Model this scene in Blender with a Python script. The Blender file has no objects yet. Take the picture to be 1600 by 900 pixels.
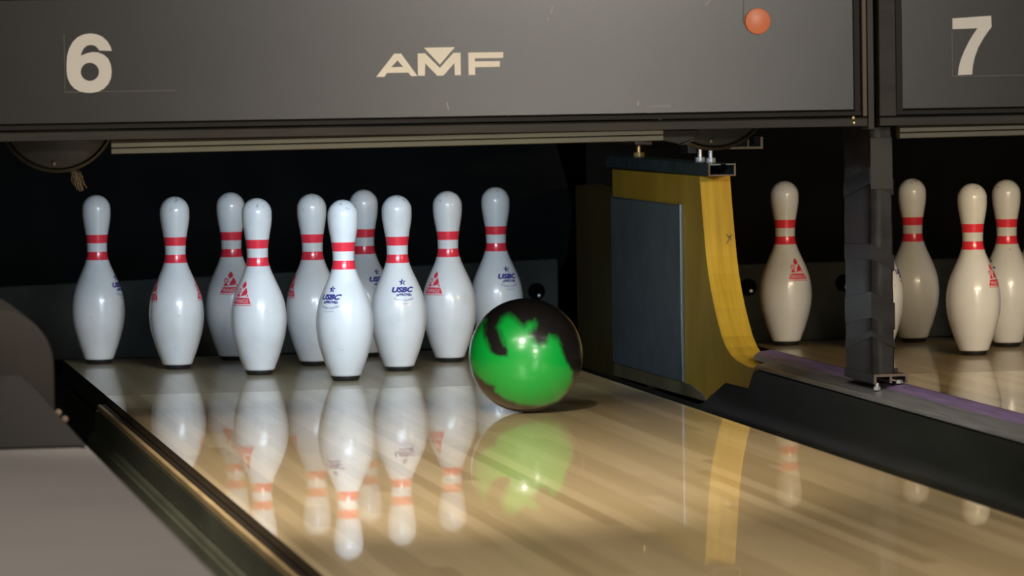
import bpy, bmesh, math, random
from mathutils import Vector, Matrix, noise
random.seed(6)
SC = bpy.context.scene
COL = SC.collection
PI = math.pi

# ------------------------------------------------------------------ helpers
OFF = {}

def tag(o, label=None, cat=None, group=None, kind=None):
    if label: o['label'] = label
    if cat: o['category'] = cat
    if group: o['group'] = group
    if kind: o['kind'] = kind
    return o

def thing(name, loc, label, cat, group=None):
    o = bpy.data.objects.new(name, None)
    o.empty_display_size = .05
    COL.objects.link(o)
    o.location = loc
    OFF[o.name] = Vector(loc)
    return tag(o, label, cat, group)

def finish(bm, smooth=None):
    bmesh.ops.recalc_face_normals(bm, faces=bm.faces[:])
    if smooth is not None:
        for f in bm.faces: f.smooth = True
        for e in bm.edges:
            if len(e.link_faces) == 2:
                e.smooth = e.calc_face_angle(0) < smooth
            else:
                e.smooth = False

def link(name, bm, mats, parent=None, smooth=None, recalc=True):
    """one bmesh in world coordinates -> one mesh object (children keep world placement)"""
    if recalc: finish(bm, smooth)
    off = OFF.get(parent.name, Vector()) if parent else Vector()
    if off.length: bmesh.ops.translate(bm, verts=bm.verts[:], vec=-off)
    me = bpy.data.meshes.new(name)
    bm.to_mesh(me); bm.free()
    o = bpy.data.objects.new(name, me)
    for m in (mats if isinstance(mats, (list, tuple)) else [mats]): me.materials.append(m)
    COL.objects.link(o)
    if parent:
        o.parent = parent
        OFF[o.name] = off
    else:
        OFF[o.name] = Vector()
    return o

def box(bm, x0, x1, y0, y1, z0, z1, bev=0, mat=0, seg=2):
    b = bmesh.new()
    bmesh.ops.create_cube(b, size=1)
    for v in b.verts:
        v.co = Vector(((x0 + x1) / 2 + v.co.x * (x1 - x0), (y0 + y1) / 2 + v.co.y * (y1 - y0), (z0 + z1) / 2 + v.co.z * (z1 - z0)))
    if bev: bmesh.ops.bevel(b, geom=b.edges[:], offset=bev, segments=seg, profile=.5, affect='EDGES')
    for f in b.faces: f.material_index = mat
    me = bpy.data.meshes.new('tmp'); b.to_mesh(me); b.free(); bm.from_mesh(me); bpy.data.meshes.remove(me)
    return bm

def prism(bm, pts, axis, a0, a1, bev=0, mat=0):
    """extrude a 2-D outline along an axis; pts are (y,z) for X, (x,z) for Y, (x,y) for Z"""
    b = bmesh.new()
    def P(p, a):
        return {'X': (a, p[0], p[1]), 'Y': (p[0], a, p[1]), 'Z': (p[0], p[1], a)}[axis]
    v0 = [b.verts.new(P(p, a0)) for p in pts]; v1 = [b.verts.new(P(p, a1)) for p in pts]
    n = len(pts)
    b.faces.new(v0); b.faces.new(v1[::-1])
    for i in range(n): b.faces.new((v0[i], v1[i], v1[(i + 1) % n], v0[(i + 1) % n]))
    bmesh.ops.recalc_face_normals(b, faces=b.faces[:])
    if bev:
        es = [e for e in b.edges if e.calc_face_angle(0) > .6]
        bmesh.ops.bevel(b, geom=es, offset=bev, segments=2, profile=.5, affect='EDGES')
    for f in b.faces: f.material_index = mat
    me = bpy.data.meshes.new('tmp'); b.to_mesh(me); b.free(); bm.from_mesh(me); bpy.data.meshes.remove(me)
    return bm

def cyl(bm, c, axis, r, h, seg=32, bev=0, r2=None):
    b = bmesh.new()
    bmesh.ops.create_cone(b, cap_ends=True, segments=seg, radius1=r, radius2=r if r2 is None else r2, depth=h)
    if bev:
        es = [e for e in b.edges if e.calc_face_angle(0) > .8]
        bmesh.ops.bevel(b, geom=es, offset=bev, segments=2, profile=.5, affect='EDGES')
    R = {'Z': Matrix.Identity(4), 'X': Matrix.Rotation(PI / 2, 4, 'Y'), 'Y': Matrix.Rotation(PI / 2, 4, 'X')}[axis]
    bmesh.ops.transform(b, matrix=Matrix.Translation(c) @ R, verts=b.verts[:])
    me = bpy.data.meshes.new('tmp'); b.to_mesh(me); b.free(); bm.from_mesh(me); bpy.data.meshes.remove(me)
    return bm

def lathe(bm, prof, seg=72, mats=None):
    """prof: list of (r,z) bottom to top around the Z axis"""
    rings = []
    for r, z in prof:
        if r < 1e-6: rings.append([bm.verts.new((0, 0, z))])
        else: rings.append([bm.verts.new((r * math.cos(2 * PI * i / seg), r * math.sin(2 * PI * i / seg), z)) for i in range(seg)])
    for k in range(len(rings) - 1):
        a, b = rings[k], rings[k + 1]
        for i in range(seg):
            j = (i + 1) % seg
            if len(a) == 1: f = bm.faces.new((a[0], b[j], b[i]))
            elif len(b) == 1: f = bm.faces.new((a[i], a[j], b[0]))
            else: f = bm.faces.new((a[i], a[j], b[j], b[i]))
            if mats: f.material_index = mats[k]
    return bm

def flat_shape(name, loops_list, y0, y1):
    """flat letters: each item is a list of (x,z) loops (outline, then holes), extruded y1..y0; returns a bmesh in world coords"""
    bm = bmesh.new()
    for loops in loops_list:
        cu = bpy.data.curves.new('tmpc', 'CURVE'); cu.dimensions = '2D'; cu.fill_mode = 'BOTH'
        cu.extrude = abs(y1 - y0) / 2
        for lp in loops:
            sp = cu.splines.new('POLY'); sp.points.add(len(lp) - 1); sp.use_cyclic_u = True
            for i, (x, z) in enumerate(lp): sp.points[i].co = (x, z, 0, 1)
        ob = bpy.data.objects.new('tmpo', cu); COL.objects.link(ob)
        dg = bpy.context.evaluated_depsgraph_get()
        me = bpy.data.meshes.new_from_object(ob.evaluated_get(dg))
        me.transform(Matrix.Translation((0, (y0 + y1) / 2, 0)) @ Matrix.Rotation(PI / 2, 4, 'X'))
        bm.from_mesh(me)
        bpy.data.objects.remove(ob); bpy.data.curves.remove(cu); bpy.data.meshes.remove(me)
    return bm

def text_mesh2d(s, w, h, cx, cz, bold=.0, shear=0., arc=0.):
    """text as flat 2-D triangles scaled to w x h, centred at (cx,cz); returns bmesh in (x=arc length, y=height)"""
    cu = bpy.data.curves.new('tmpt', 'FONT'); cu.body = s; cu.offset = bold; cu.shear = shear; cu.resolution_u = 3
    ob = bpy.data.objects.new('tmpo', cu); COL.objects.link(ob)
    dg = bpy.context.evaluated_depsgraph_get()
    me = bpy.data.meshes.new_from_object(ob.evaluated_get(dg))
    bpy.data.objects.remove(ob); bpy.data.curves.remove(cu)
    xs = [v.co.x for v in me.vertices]; ys = [v.co.y for v in me.vertices]
    x0, x1, y0, y1 = min(xs), max(xs), min(ys), max(ys)
    for v in me.vertices:
        x = (v.co.x - (x0 + x1) / 2) / (x1 - x0) * w
        y = (v.co.y - (y0 + y1) / 2) / (y1 - y0) * h
        v.co = (cx + x, cz + y + arc * (x / (w / 2)) ** 2, 0)
    bm = bmesh.new(); bm.from_mesh(me); bpy.data.meshes.remove(me)
    return bm

# ------------------------------------------------------------------ materials
def mat(name, col, rough=.5, metal=0., spec=.5, coat=0., coat_rough=.05, noise_scale=None, noise_amt=.15, bump=0., col2=None, stretch=(1, 1, 1), emit=None, emit_s=0.):
    m = bpy.data.materials.new(name); m.use_nodes = True
    nt = m.node_tree; b = nt.nodes['Principled BSDF']
    b.inputs['Base Color'].default_value = (*col, 1)
    b.inputs['Roughness'].default_value = rough
    b.inputs['Metallic'].default_value = metal
    b.inputs['Specular IOR Level'].default_value = spec
    b.inputs['Coat Weight'].default_value = coat
    b.inputs['Coat Roughness'].default_value = coat_rough
    if emit:
        b.inputs['Emission Color'].default_value = (*emit, 1); b.inputs['Emission Strength'].default_value = emit_s
    if noise_scale:
        tc = nt.nodes.new('ShaderNodeTexCoord'); mp = nt.nodes.new('ShaderNodeMapping')
        mp.inputs['Scale'].default_value = stretch
        nz = nt.nodes.new('ShaderNodeTexNoise'); nz.inputs['Scale'].default_value = noise_scale; nz.inputs['Detail'].default_value = 6
        nt.links.new(tc.outputs['Object'], mp.inputs['Vector']); nt.links.new(mp.outputs['Vector'], nz.inputs['Vector'])
        rp = nt.nodes.new('ShaderNodeValToRGB')
        c2 = col2 if col2 else tuple(c * (1 - noise_amt) for c in col)
        c1 = col if col2 else tuple(min(1, c * (1 + noise_amt)) for c in col)
        rp.color_ramp.elements[0].position = .35; rp.color_ramp.elements[0].color = (*c2, 1)
        rp.color_ramp.elements[1].position = .65; rp.color_ramp.elements[1].color = (*c1, 1)
        nt.links.new(nz.outputs['Fac'], rp.inputs['Fac']); nt.links.new(rp.outputs['Color'], b.inputs['Base Color'])
        if bump:
            bp = nt.nodes.new('ShaderNodeBump'); bp.inputs['Strength'].default_value = bump; bp.inputs['Distance'].default_value = .002
            nt.links.new(nz.outputs['Fac'], bp.inputs['Height']); nt.links.new(bp.outputs['Normal'], b.inputs['Normal'])
    return m

def lane_mat(name, cols, rough, coat_rough, board=.02705, spec=.25, coat=1.):
    """maple boards running along Y, each board its own tint, oiled top coat"""
    m = bpy.data.materials.new(name); m.use_nodes = True
    nt = m.node_tree; N = nt.nodes.new; L = nt.links.new
    b = nt.nodes['Principled BSDF']
    tc = N('ShaderNodeTexCoord'); sx = N('ShaderNodeSeparateXYZ'); L(tc.outputs['Object'], sx.inputs[0])
    dv = N('ShaderNodeMath'); dv.operation = 'DIVIDE'; dv.inputs[1].default_value = board; L(sx.outputs['X'], dv.inputs[0])
    fl = N('ShaderNodeMath'); fl.operation = 'FLOOR'; L(dv.outputs[0], fl.inputs[0])
    # boards butt-jointed every ~1.4 m, staggered
    wn0 = N('ShaderNodeTexWhiteNoise'); wn0.noise_dimensions = '1D'; L(fl.outputs[0], wn0.inputs['W'])
    yd = N('ShaderNodeMath'); yd.operation = 'DIVIDE'; yd.inputs[1].default_value = 1.45; L(sx.outputs['Y'], yd.inputs[0])
    ya = N('ShaderNodeMath'); ya.operation = 'ADD'; L(yd.outputs[0], ya.inputs[0]); L(wn0.outputs['Value'], ya.inputs[1])
    yf = N('ShaderNodeMath'); yf.operation = 'FLOOR'; L(ya.outputs[0], yf.inputs[0])
    cb = N('ShaderNodeCombineXYZ'); L(fl.outputs[0], cb.inputs[0]); L(yf.outputs[0], cb.inputs[1])
    wn = N('ShaderNodeTexWhiteNoise'); wn.noise_dimensions = '2D'; L(cb.outputs[0], wn.inputs['Vector'])
    mp = N('ShaderNodeMapping'); mp.inputs['Scale'].default_value = (60, 1.6, 1); L(tc.outputs['Object'], mp.inputs[0])
    nz = N('ShaderNodeTexNoise'); nz.inputs['Scale'].default_value = 1; nz.inputs['Detail'].default_value = 5; L(mp.outputs[0], nz.inputs['Vector'])
    mx = N('ShaderNodeMix'); mx.data_type = 'FLOAT'; mx.inputs[0].default_value = .35; L(wn.outputs['Value'], mx.inputs[2]); L(nz.outputs['Fac'], mx.inputs[3])
    rp = N('ShaderNodeValToRGB'); L(mx.outputs[0], rp.inputs[0])
    for i, (p, c) in enumerate(cols):
        e = rp.color_ramp.elements[i] if i < 2 else rp.color_ramp.elements.new(p)
        e.position = p; e.color = (*c, 1)
    L(rp.outputs[0], b.inputs['Base Color'])
    b.inputs['Roughness'].default_value = rough
    b.inputs['Specular IOR Level'].default_value = spec
    b.inputs['Coat Weight'].default_value = coat; b.inputs['Coat Roughness'].default_value = coat_rough; b.inputs['Coat IOR'].default_value = 1.5
    # the boards are very slightly crowned: reflections break up a little
    n2 = N('ShaderNodeTexNoise'); n2.inputs['Scale'].default_value = 7; n2.inputs['Detail'].default_value = 1
    L(tc.outputs['Object'], n2.inputs['Vector'])
    bp = N('ShaderNodeBump'); bp.inputs['Strength'].default_value = .008; bp.inputs['Distance'].default_value = .004
    L(n2.outputs['Fac'], bp.inputs['Height']); L(bp.outputs[0], b.inputs['Coat Normal'])
    return m

def pin_mat():
    m = bpy.data.materials.new('pin_plastic_white'); m.use_nodes = True
    nt = m.node_tree; N = nt.nodes.new; L = nt.links.new; b = nt.nodes['Principled BSDF']
    tc = N('ShaderNodeTexCoord'); oi = N('ShaderNodeObjectInfo')
    ad = N('ShaderNodeVectorMath'); ad.operation = 'ADD'
    sc = N('ShaderNodeMath'); sc.operation = 'MULTIPLY'; sc.inputs[1].default_value = 40; L(oi.outputs['Random'], sc.inputs[0])
    L(tc.outputs['Object'], ad.inputs[0]); L(sc.outputs[0], ad.inputs[1])
    # scuffs and chips: sparse dark specks, denser on the head
    nz = N('ShaderNodeTexNoise'); nz.inputs['Scale'].default_value = 85; nz.inputs['Detail'].default_value = 4; L(ad.outputs[0], nz.inputs['Vector'])
    n2 = N('ShaderNodeTexNoise'); n2.inputs['Scale'].default_value = 16; n2.inputs['Detail'].default_value = 3; L(ad.outputs[0], n2.inputs['Vector'])
    sx = N('ShaderNodeSeparateXYZ'); L(tc.outputs['Object'], sx.inputs[0])
    hd = N('ShaderNodeMapRange'); hd.inputs['From Min'].default_value = .33; hd.inputs['From Max'].default_value = .375; hd.inputs['To Min'].default_value = 0; hd.inputs['To Max'].default_value = .10
    L(sx.outputs['Z'], hd.inputs['Value'])
    s1 = N('ShaderNodeMath'); s1.operation = 'ADD'; L(nz.outputs['Fac'], s1.inputs[0]); L(hd.outputs[0], s1.inputs[1])
    r1 = N('ShaderNodeMapRange'); r1.inputs['From Min'].default_value = .70; r1.inputs['From Max'].default_value = .82; r1.inputs['To Max'].default_value = .8; L(s1.outputs[0], r1.inputs['Value'])
    r2 = N('ShaderNodeMapRange'); r2.inputs['From Min'].default_value = .5; r2.inputs['From Max'].default_value = .75; r2.inputs['To Max'].default_value = .12; L(n2.outputs['Fac'], r2.inputs['Value'])
    mx = N('ShaderNodeMath'); mx.operation = 'MAXIMUM'; L(r1.outputs[0], mx.inputs[0]); L(r2.outputs[0], mx.inputs[1])
    mc = N('ShaderNodeMix'); mc.data_type = 'RGBA'; mc.inputs[6].default_value = (.80, .80, .79, 1); mc.inputs[7].default_value = (.13, .12, .11, 1)
    L(mx.outputs[0], mc.inputs[0]); L(mc.outputs[2], b.inputs['Base Color'])
    b.inputs['Roughness'].default_value = .28; b.inputs['Coat Weight'].default_value = .35; b.inputs['Coat Roughness'].default_value = .12
    return m

def wood_mat(name, c1, c2, stretch=(40, 4, 2.2), rough=.42):
    m = mat(name, c1, rough=rough, noise_scale=1.6, col2=c2, stretch=stretch)
    nt = m.node_tree
    return m

def panel_mat():
    m = mat('masking_panel_grey', (.018, .0175, .017), rough=.24, spec=.5, noise_scale=9, noise_amt=.06)
    return m

M = {}
M['lane'] = lane_mat('lane_maple', [(0., (.42, .295, .14)), (1., (.74, .56, .315)), (.5, (.58, .43, .225))], .3, .020, coat=.74)
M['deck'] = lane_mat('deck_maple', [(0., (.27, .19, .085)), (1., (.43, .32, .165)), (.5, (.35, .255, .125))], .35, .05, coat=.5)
M['lane_side'] = mat('lane_side_shade', (.03, .022, .014), .4)  # dark tone stands in for the edge shadow along the lane side
M['tan'] = mat('tan_wood_strip', (.36, .25, .12), .45, noise_scale=5, noise_amt=.2, stretch=(10, 1, 10))
M['gutter'] = mat('black_gutter_plastic', (.024, .023, .015), .42, spec=.3, noise_scale=6, noise_amt=.3, stretch=(4, .6, 4))
M['gutter_side'] = mat('dark_green_metal', (.055, .056, .036), .42, noise_scale=4, noise_amt=.25, stretch=(4, .6, 4))
M['pin'] = pin_mat()
M['red'] = mat('pin_red', (.93, .040, .070), .25, coat=.35, coat_rough=.12)
M['ink_red'] = mat('ink_red', (.80, .04, .075), .35)
M['ink_blue'] = mat('ink_blue', (.012, .016, .22), .4)
M['ink_white'] = mat('ink_white', (.75, .74, .74), .35)
M['base'] = mat('pin_base_black', (.012, .012, .013), .45)
M['kick'] = wood_mat('kickback_golden_maple', (.74, .465, .05), (.58, .34, .03), rough=.5)
M['kick'].node_tree.nodes['Principled BSDF'].inputs['Specular IOR Level'].default_value = .25
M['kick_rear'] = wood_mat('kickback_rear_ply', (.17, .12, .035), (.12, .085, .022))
M['kick_strip'] = wood_mat('kickback_foot_strip', (.30, .24, .13), (.18, .14, .07))
M['slate'] = mat('slate_rubber', (.15, .17, .175), .6, noise_scale=14, noise_amt=.12)
M['alu'] = mat('aluminium_edge', (.42, .46, .46), .35, .8)
M['capgrey'] = mat('capping_grey', (.27, .265, .26), .38, .2, noise_scale=6, noise_amt=.22, stretch=(30, .8, 30))
M['purple'] = mat('capping_purple', (.29, .20, .37), .45, noise_scale=6, noise_amt=.2, stretch=(20, 1, 20))
M['capdark'] = mat('capping_underlip', (.01, .01, .01), .5)
M['panel'] = panel_mat()
M['frame'] = mat('masking_frame_brown', (.028, .0235, .019), .5, spec=.25, noise_scale=8, noise_amt=.25, stretch=(1, 6, 6))
M['framedark'] = mat('masking_bezel', (.009, .0075, .0065), .5, spec=.2)
M['gold'] = mat('brassy_edge', (.062, .047, .024), .45, .2)
M['rail'] = mat('olive_rail', (.080, .076, .048), .45, .1, noise_scale=6, noise_amt=.15)
M['ivory'] = mat('ivory_lettering', (.92, .86, .74), .5)
M['numeral'] = mat('numeral_white', (.72, .69, .64), .5)
M['faint'] = mat('faint_adhesive', (.17, .16, .15), .5)
M['scratch'] = mat('pale_scratch', (.45, .44, .41), .6)
M['orange'] = mat('orange_blur', (.60, .17, .07), .35, emit=(.9, .22, .07), emit_s=.10)
M['wrap'] = mat('black_tape_wrap', (.024, .0215, .020), .26, spec=.12, noise_scale=9, noise_amt=.3, bump=.2, stretch=(1, 1, 3))
M['plate'] = mat('post_plate', (.042, .038, .034), .5, spec=.3, noise_scale=8, noise_amt=.1)
M['rust'] = mat('worn_bronze', (.11, .075, .055), .45, .4, noise_scale=30, noise_amt=.3)
M['steel'] = mat('bright_zinc', (.82, .84, .84), .4, .75)
M['brass'] = mat('yellow_zinc', (.55, .42, .17), .4, .8)
M['teal'] = mat('dark_teal_channel', (.085, .115, .115), .4, .3, noise_scale=30, noise_amt=.4)
M['machine'] = mat('machine_black', (.012, .011, .009), .45)
M['disc'] = mat('sweep_disc_dark', (.010, .0085, .006), .5, .2, noise_scale=18, noise_amt=.3)
M['disc_rim'] = mat('sweep_disc_rim', (.034, .029, .021), .45, .3)
M['lint'] = mat('dusty_lint', (.17, .13, .075), .9)
M['curtain'] = mat('black_curtain', (.006, .0066, .0066), .9, spec=.1, noise_scale=6, noise_amt=.25)
M['cushion'] = mat('charcoal_cushion', (.052, .055, .048), .7, spec=.2, noise_scale=12, noise_amt=.2)
M['rubber'] = mat('black_rubber', (.004, .004, .004), .8, spec=.05)
M['black'] = mat('pit_black', (.006, .006, .006), .9, spec=.1)
M['returncap'] = mat('return_cap_grey', (.155, .141, .135), .5, spec=.3, noise_scale=5, noise_amt=.05)
M['hood'] = mat('hood_brown_grey', (.016, .0132, .0115), .7, spec=.1, noise_scale=5, noise_amt=.1)
M['ramp'] = mat('hood_ramp_grey', (.0145, .013, .0118), .7, spec=.1)
M['room'] = mat('room_dark_paint', (.08, .075, .07), .8)
M['floor'] = mat('under_lane_concrete', (.05, .048, .045), .9, noise_scale=4)

# ------------------------------------------------------------------ room shell
def shell(name, b): 
    bm = bmesh.new(); box(bm, *b)
    m = M['floor'] if name == 'floor' else (M['black'] if name in ('wall_back',) else M['room'])
    return tag(link(name, bm, m), kind='structure')
shell('floor', (-5, 5, -14, 3, -.40, -.30))
shell('ceiling', (-5, 5, -14, 3, 3.0, 3.1))
shell('wall_back', (-5, 5, 2.9, 3, -.30, 3.0))
shell('wall_left', (-5.1, -5, -14, 3, -.30, 3.0))
shell('wall_right', (5, 5.1, -14, 3, -.30, 3.0))
shell('wall_front', (-5, 5, -1.44, -1.36, .84, 3.0))      # fascia above the masking units

# ------------------------------------------------------------------ lanes
PITCH = 1.598
HW = .527
def lane(cx, num, label, dlabel):
    t = thing('bowling_lane', (cx, -6, 0), label, 'bowling lane')
    bm = bmesh.new(); box(bm, cx - HW, cx + HW, -12, -.270, -.05, 0)
    for f in bm.faces:
        if abs(f.normal.z) < .5: f.material_index = 1
    finish(bm)
    for f in bm.faces: f.material_index = 0 if f.normal.z > .5 else 1
    link('lane_surface', bm, [M['lane'], M['lane_side']], t)
    d = thing('pin_deck', (cx, .3, 0), dlabel, 'pin deck')
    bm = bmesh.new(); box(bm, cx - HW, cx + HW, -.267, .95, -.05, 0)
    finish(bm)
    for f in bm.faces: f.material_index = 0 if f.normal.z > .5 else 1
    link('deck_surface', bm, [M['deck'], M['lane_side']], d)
    bm = bmesh.new(); box(bm, cx - HW, cx + HW, .951, .975, -.07, -.002, .003)
    link('tail_plank', bm, M['lane_side'], d)
lane(0, 6, 'glossy tan maple lane in front of the ten bluish white pins', 'brown pin deck under the ten bluish white pins')
lane(PITCH, 7, 'glossy maple lane beyond the grey and purple capping at right', 'brown pin deck under the cream pins at right')

# ------------------------------------------------------------------ gutters (U-shaped channels)
def sweep_sections(bm, ys, secfun, th=.004):
    """loft an open (x,z) section along Y and give it thickness"""
    rows = [[bm.verts.new((x, y, z)) for x, z in secfun(y)] for y in ys]
    for a, b in zip(rows, rows[1:]):
        for i in range(len(a) - 1): bm.faces.new((a[i], a[i + 1], b[i + 1], b[i]))
    bmesh.ops.recalc_face_normals(bm, faces=bm.faces[:])
    bmesh.ops.solidify(bm, geom=bm.faces[:], thickness=th)
    return bm

def bowl(xa, za, xb, zb, depth, n=14):
    pts = []
    for i in range(n + 1):
        t = i / n
        x = xa + (xb - xa) * (1 - math.cos(PI * t)) / 2
        base = za + (zb - za) * t ** 3
        pts.append((x, base - (depth) * math.sin(PI * t) ** .8))
    return pts

def kick_notch(y):
    """height of the outer gutter wall beside the division"""
    K = [(-12, .036), (-.56, .036), (-.50, -.006), (-.285, -.008), (-.22, -.024), (-.14, -.046), (-.07, -.066), (0, -.076), (2, -.080)]
    for (y0, z0), (y1, z1) in zip(K, K[1:]):
        if y0 <= y <= y1: return z0 + (z1 - z0) * (y - y0) / (y1 - y0)
    return -.08

ysR = [-12, -8, -5, -3, -2, -1.5, -1, -.8, -.65, -.57, -.55, -.53, -.50, -.4, -.33, -.285, -.25, -.22, -.18, -.14, -.10, -.07, -.03, 0, .3, .6, 1.0, 1.35]
def secR(y):
    zt = kick_notch(y)
    return [(.530, -.006), (.532, -.045)] + bowl(.534, -.06, .757, min(-.05, zt - .002), .045)[0:] + [(.760, min(zt, -.04)), (.761, zt)]
t = thing('gutter', (.645, -1, -.1), 'black gutter between the tan lane and the grey purple capping', 'gutter')
bm = bmesh.new(); sweep_sections(bm, ysR, secR)
link('channel', bm, M['gutter'], t, smooth=.6)

t = thing('gutter', (-.645, -1, -.1), 'dark gutter along the left edge of the lane beside the ball return', 'gutter')
ysL = [-12, -8, -5, -3.5, -2.5, -1.8, -1.2, -.8, -.5, -.268]
def secL(y): return [(-.545, -.030), (-.547, -.074), (-.554, -.078), (-.557, -.084)] + bowl(-.561, -.086, -.755, -.06, .05) + [(-.759, -.03), (-.760, .0)]
bm = bmesh.new(); sweep_sections(bm, ysL, secL)
link('channel', bm, M['gutter_side'], t, smooth=.5)
def secL2(y): return [(-.530, -.05), (-.532, -.085)] + bowl(-.535, -.09, -.755, -.06, .035) + [(-.759, -.03), (-.760, .0)]
bm = bmesh.new(); sweep_sections(bm, [-.266, 0, .5, 1.2], secL2)
link('deck_channel', bm, M['gutter'], t, smooth=.5)
bm = bmesh.new(); box(bm, -.5475, -.5385, -12, -.30, -.029, -.016, .002)
link('edge_strip', bm, M['tan'], t)['label'] = 'narrow tan strip along the lane edge'
bm = bmesh.new(); box(bm, -.5365, -.5285, -12, -.30, -.04, -.016)  # dark strip put in as the shadow in the gap beside the lane
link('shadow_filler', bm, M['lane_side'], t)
for y in (-.61, -.82, -1.23, -1.40, -1.81, -1.99, -2.4, -2.6):
    bm = bmesh.new(); cyl(bm, (-.5485, y, -.066), 'X', .0055, .006, 16, .0015)
    link('bolt', bm, M['base'], t, smooth=.6)
t = thing('gutter', (PITCH - .645, -1, -.1), 'dark gutter hidden behind the purple capping, left of the far lane', 'gutter')
def secR7(y): return [(PITCH - .530, -.006), (PITCH - .532, -.045)] + bowl(PITCH - .534, -.06, PITCH - .752, -.05, .045) + [(PITCH - .7545, -.03), (PITCH - .755, -.02)]
bm = bmesh.new(); sweep_sections(bm, ysR, secR7)
link('channel', bm, M['gutter'], t, smooth=.6)

# ------------------------------------------------------------------ kickback (wooden division panel)
KX0, KX1 = .767, .834
t = thing('kickback', ((KX0 + KX1) / 2, 0, -.08), 'golden wooden division panel with a slate grey pad, right of the pins', 'lane divider')
front = [(-.005, .416), (-.022, .36), (-.042, .30), (-.062, .247), (-.082, .21), (-.108, .175), (-.14, .140), (-.175, .110), (-.209, .084), (-.25, .064), (-.30, .050), (-.36, .042), (-.45, .037), (-.556, .036)]
prof = front + [(-.548, .020), (-.502, -.02), (-.495, -.06), (-.06, -.064), (.98, -.074), (.98, .412)]
bm = bmesh.new(); prism(bm, prof, 'X', KX0, KX1, .0015)
link('board', bm, M['kick'], t)
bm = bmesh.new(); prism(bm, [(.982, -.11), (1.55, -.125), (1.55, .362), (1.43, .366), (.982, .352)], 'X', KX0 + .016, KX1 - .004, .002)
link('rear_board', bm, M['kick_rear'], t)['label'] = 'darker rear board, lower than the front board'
bm = bmesh.new(); prism(bm, [(-.07, -.062), (.976, -.072), (.976, -.042), (.10, -.036), (-.02, -.048)], 'X', KX0 - .004, KX0 + .001, .001)
link('foot_strip', bm, M['kick_strip'], t)
pad = bmesh.new(); prism(pad, [(.186, -.036), (.975, -.040), (.975, .346), (.186, .348)], 'X', KX0 - .006, KX0 + .001, .001)
pad = link('side_pad', pad, M['slate'], t); pad['label'] = 'slate grey rubber pad on the side of the panel'
bm = bmesh.new()
box(bm, KX0 - .0075, KX0 - .0005, .172, .186, -.036, .352, .0015)
box(bm, KX0 - .0075, KX0 - .0005, .186, .975, .347, .3495, .0008)
link('pad_edging', bm, M['alu'], pad)
# short pencilled scribble on the front edge
bm = bmesh.new()
for (x0, z0, x1, z1) in ((.815, .292, .826, .280), (.826, .292, .814, .272), (.818, .286, .828, .288)):
    d = Vector((x1 - x0, 0, z1 - z0)); n = Vector((-d.z, 0, d.x)).normalized() * .0007
    def yf(z):
        for (ya, za), (yb, zb) in zip(front, front[1:]):
            if zb <= z <= za: return ya + (yb - ya) * (za - z) / (za - zb) - .0008
        return -.06
    a, b = Vector((x0, yf(z0), z0)), Vector((x1, yf(z1), z1))
    vs = [bm.verts.new(p) for p in (a - n, a + n, b + n, b - n)]
    bm.faces.new(vs)
link('scribble', bm, M['base'], t)
# steel channel on top and its bolts
bm = bmesh.new()
c0, c1 = .770, .828
prism(bm, [(c0, .417), (c1, .417), (c1, .443), (c1 - .02, .443), (c1 - .02, .440), (c1 - .003, .440), (c1 - .003, .420), (c0 + .003, .420), (c0 + .003, .440), (c0 + .026, .440), (c0 + .026, .443), (c0, .443)], 'Y', -.085, 1.08)
ch = link('top_channel', bm, M['teal'], t)
bm = bmesh.new(); prism(bm, [(c0 - .0006, .417), (c1 + .0006, .417), (c1 + .0006, .4436), (c1 - .003, .4436), (c1 - .003, .420), (c0 + .003, .420), (c0 + .003, .4436), (c0 - .0006, .4436)], 'Y', -.0865, -.0845)
link('cut_end', bm, M['rust'], ch)
for y, m in ((.81, 'brass'), (.13, 'steel'), (.02, 'steel')):
    bm = bmesh.new(); cyl(bm, (.797, y, .4485), 'Z', .0115 if m == 'steel' else .014, .011, 6, .001); cyl(bm, (.797, y, .46), 'Z', .005, .022, 16)
    link('bolt', bm, M[m], t, smooth=.4)

# pinspotter side frame hanging above the kickback
t = thing('pinspotter_frame', (.80, .4, .48), 'dark machine frame with brackets bolted above the golden wooden panel', 'machine frame')
bm = bmesh.new(); box(bm, .785, .85, -.05, 1.2, .482, .56, .002)
link('beam', bm, M['machine'], t)
for y0, y1, x0, x1, z0, z1, m in ((.74, .93, .775, .815, .4715, .486, 'rust'), (-.02, .09, .785, .815, .4715, .486, 'rust'), (.10, .19, .765, .785, .462, .54, 'machine')):
    bm = bmesh.new(); box(bm, x0, x1, y0, y1, z0, z1, .002); link('bracket', bm, M[m], t)
bm = bmesh.new(); prism(bm, [(.800, .474), (.872, .474), (.872, .500), (.866, .500), (.866, .480), (.842, .480), (.842, .494), (.838, .494), (.838, .480), (.800, .480)], 'Y', -.16, -.10, .0008)
link('clamp', bm, M['disc_rim'], t)

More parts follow.
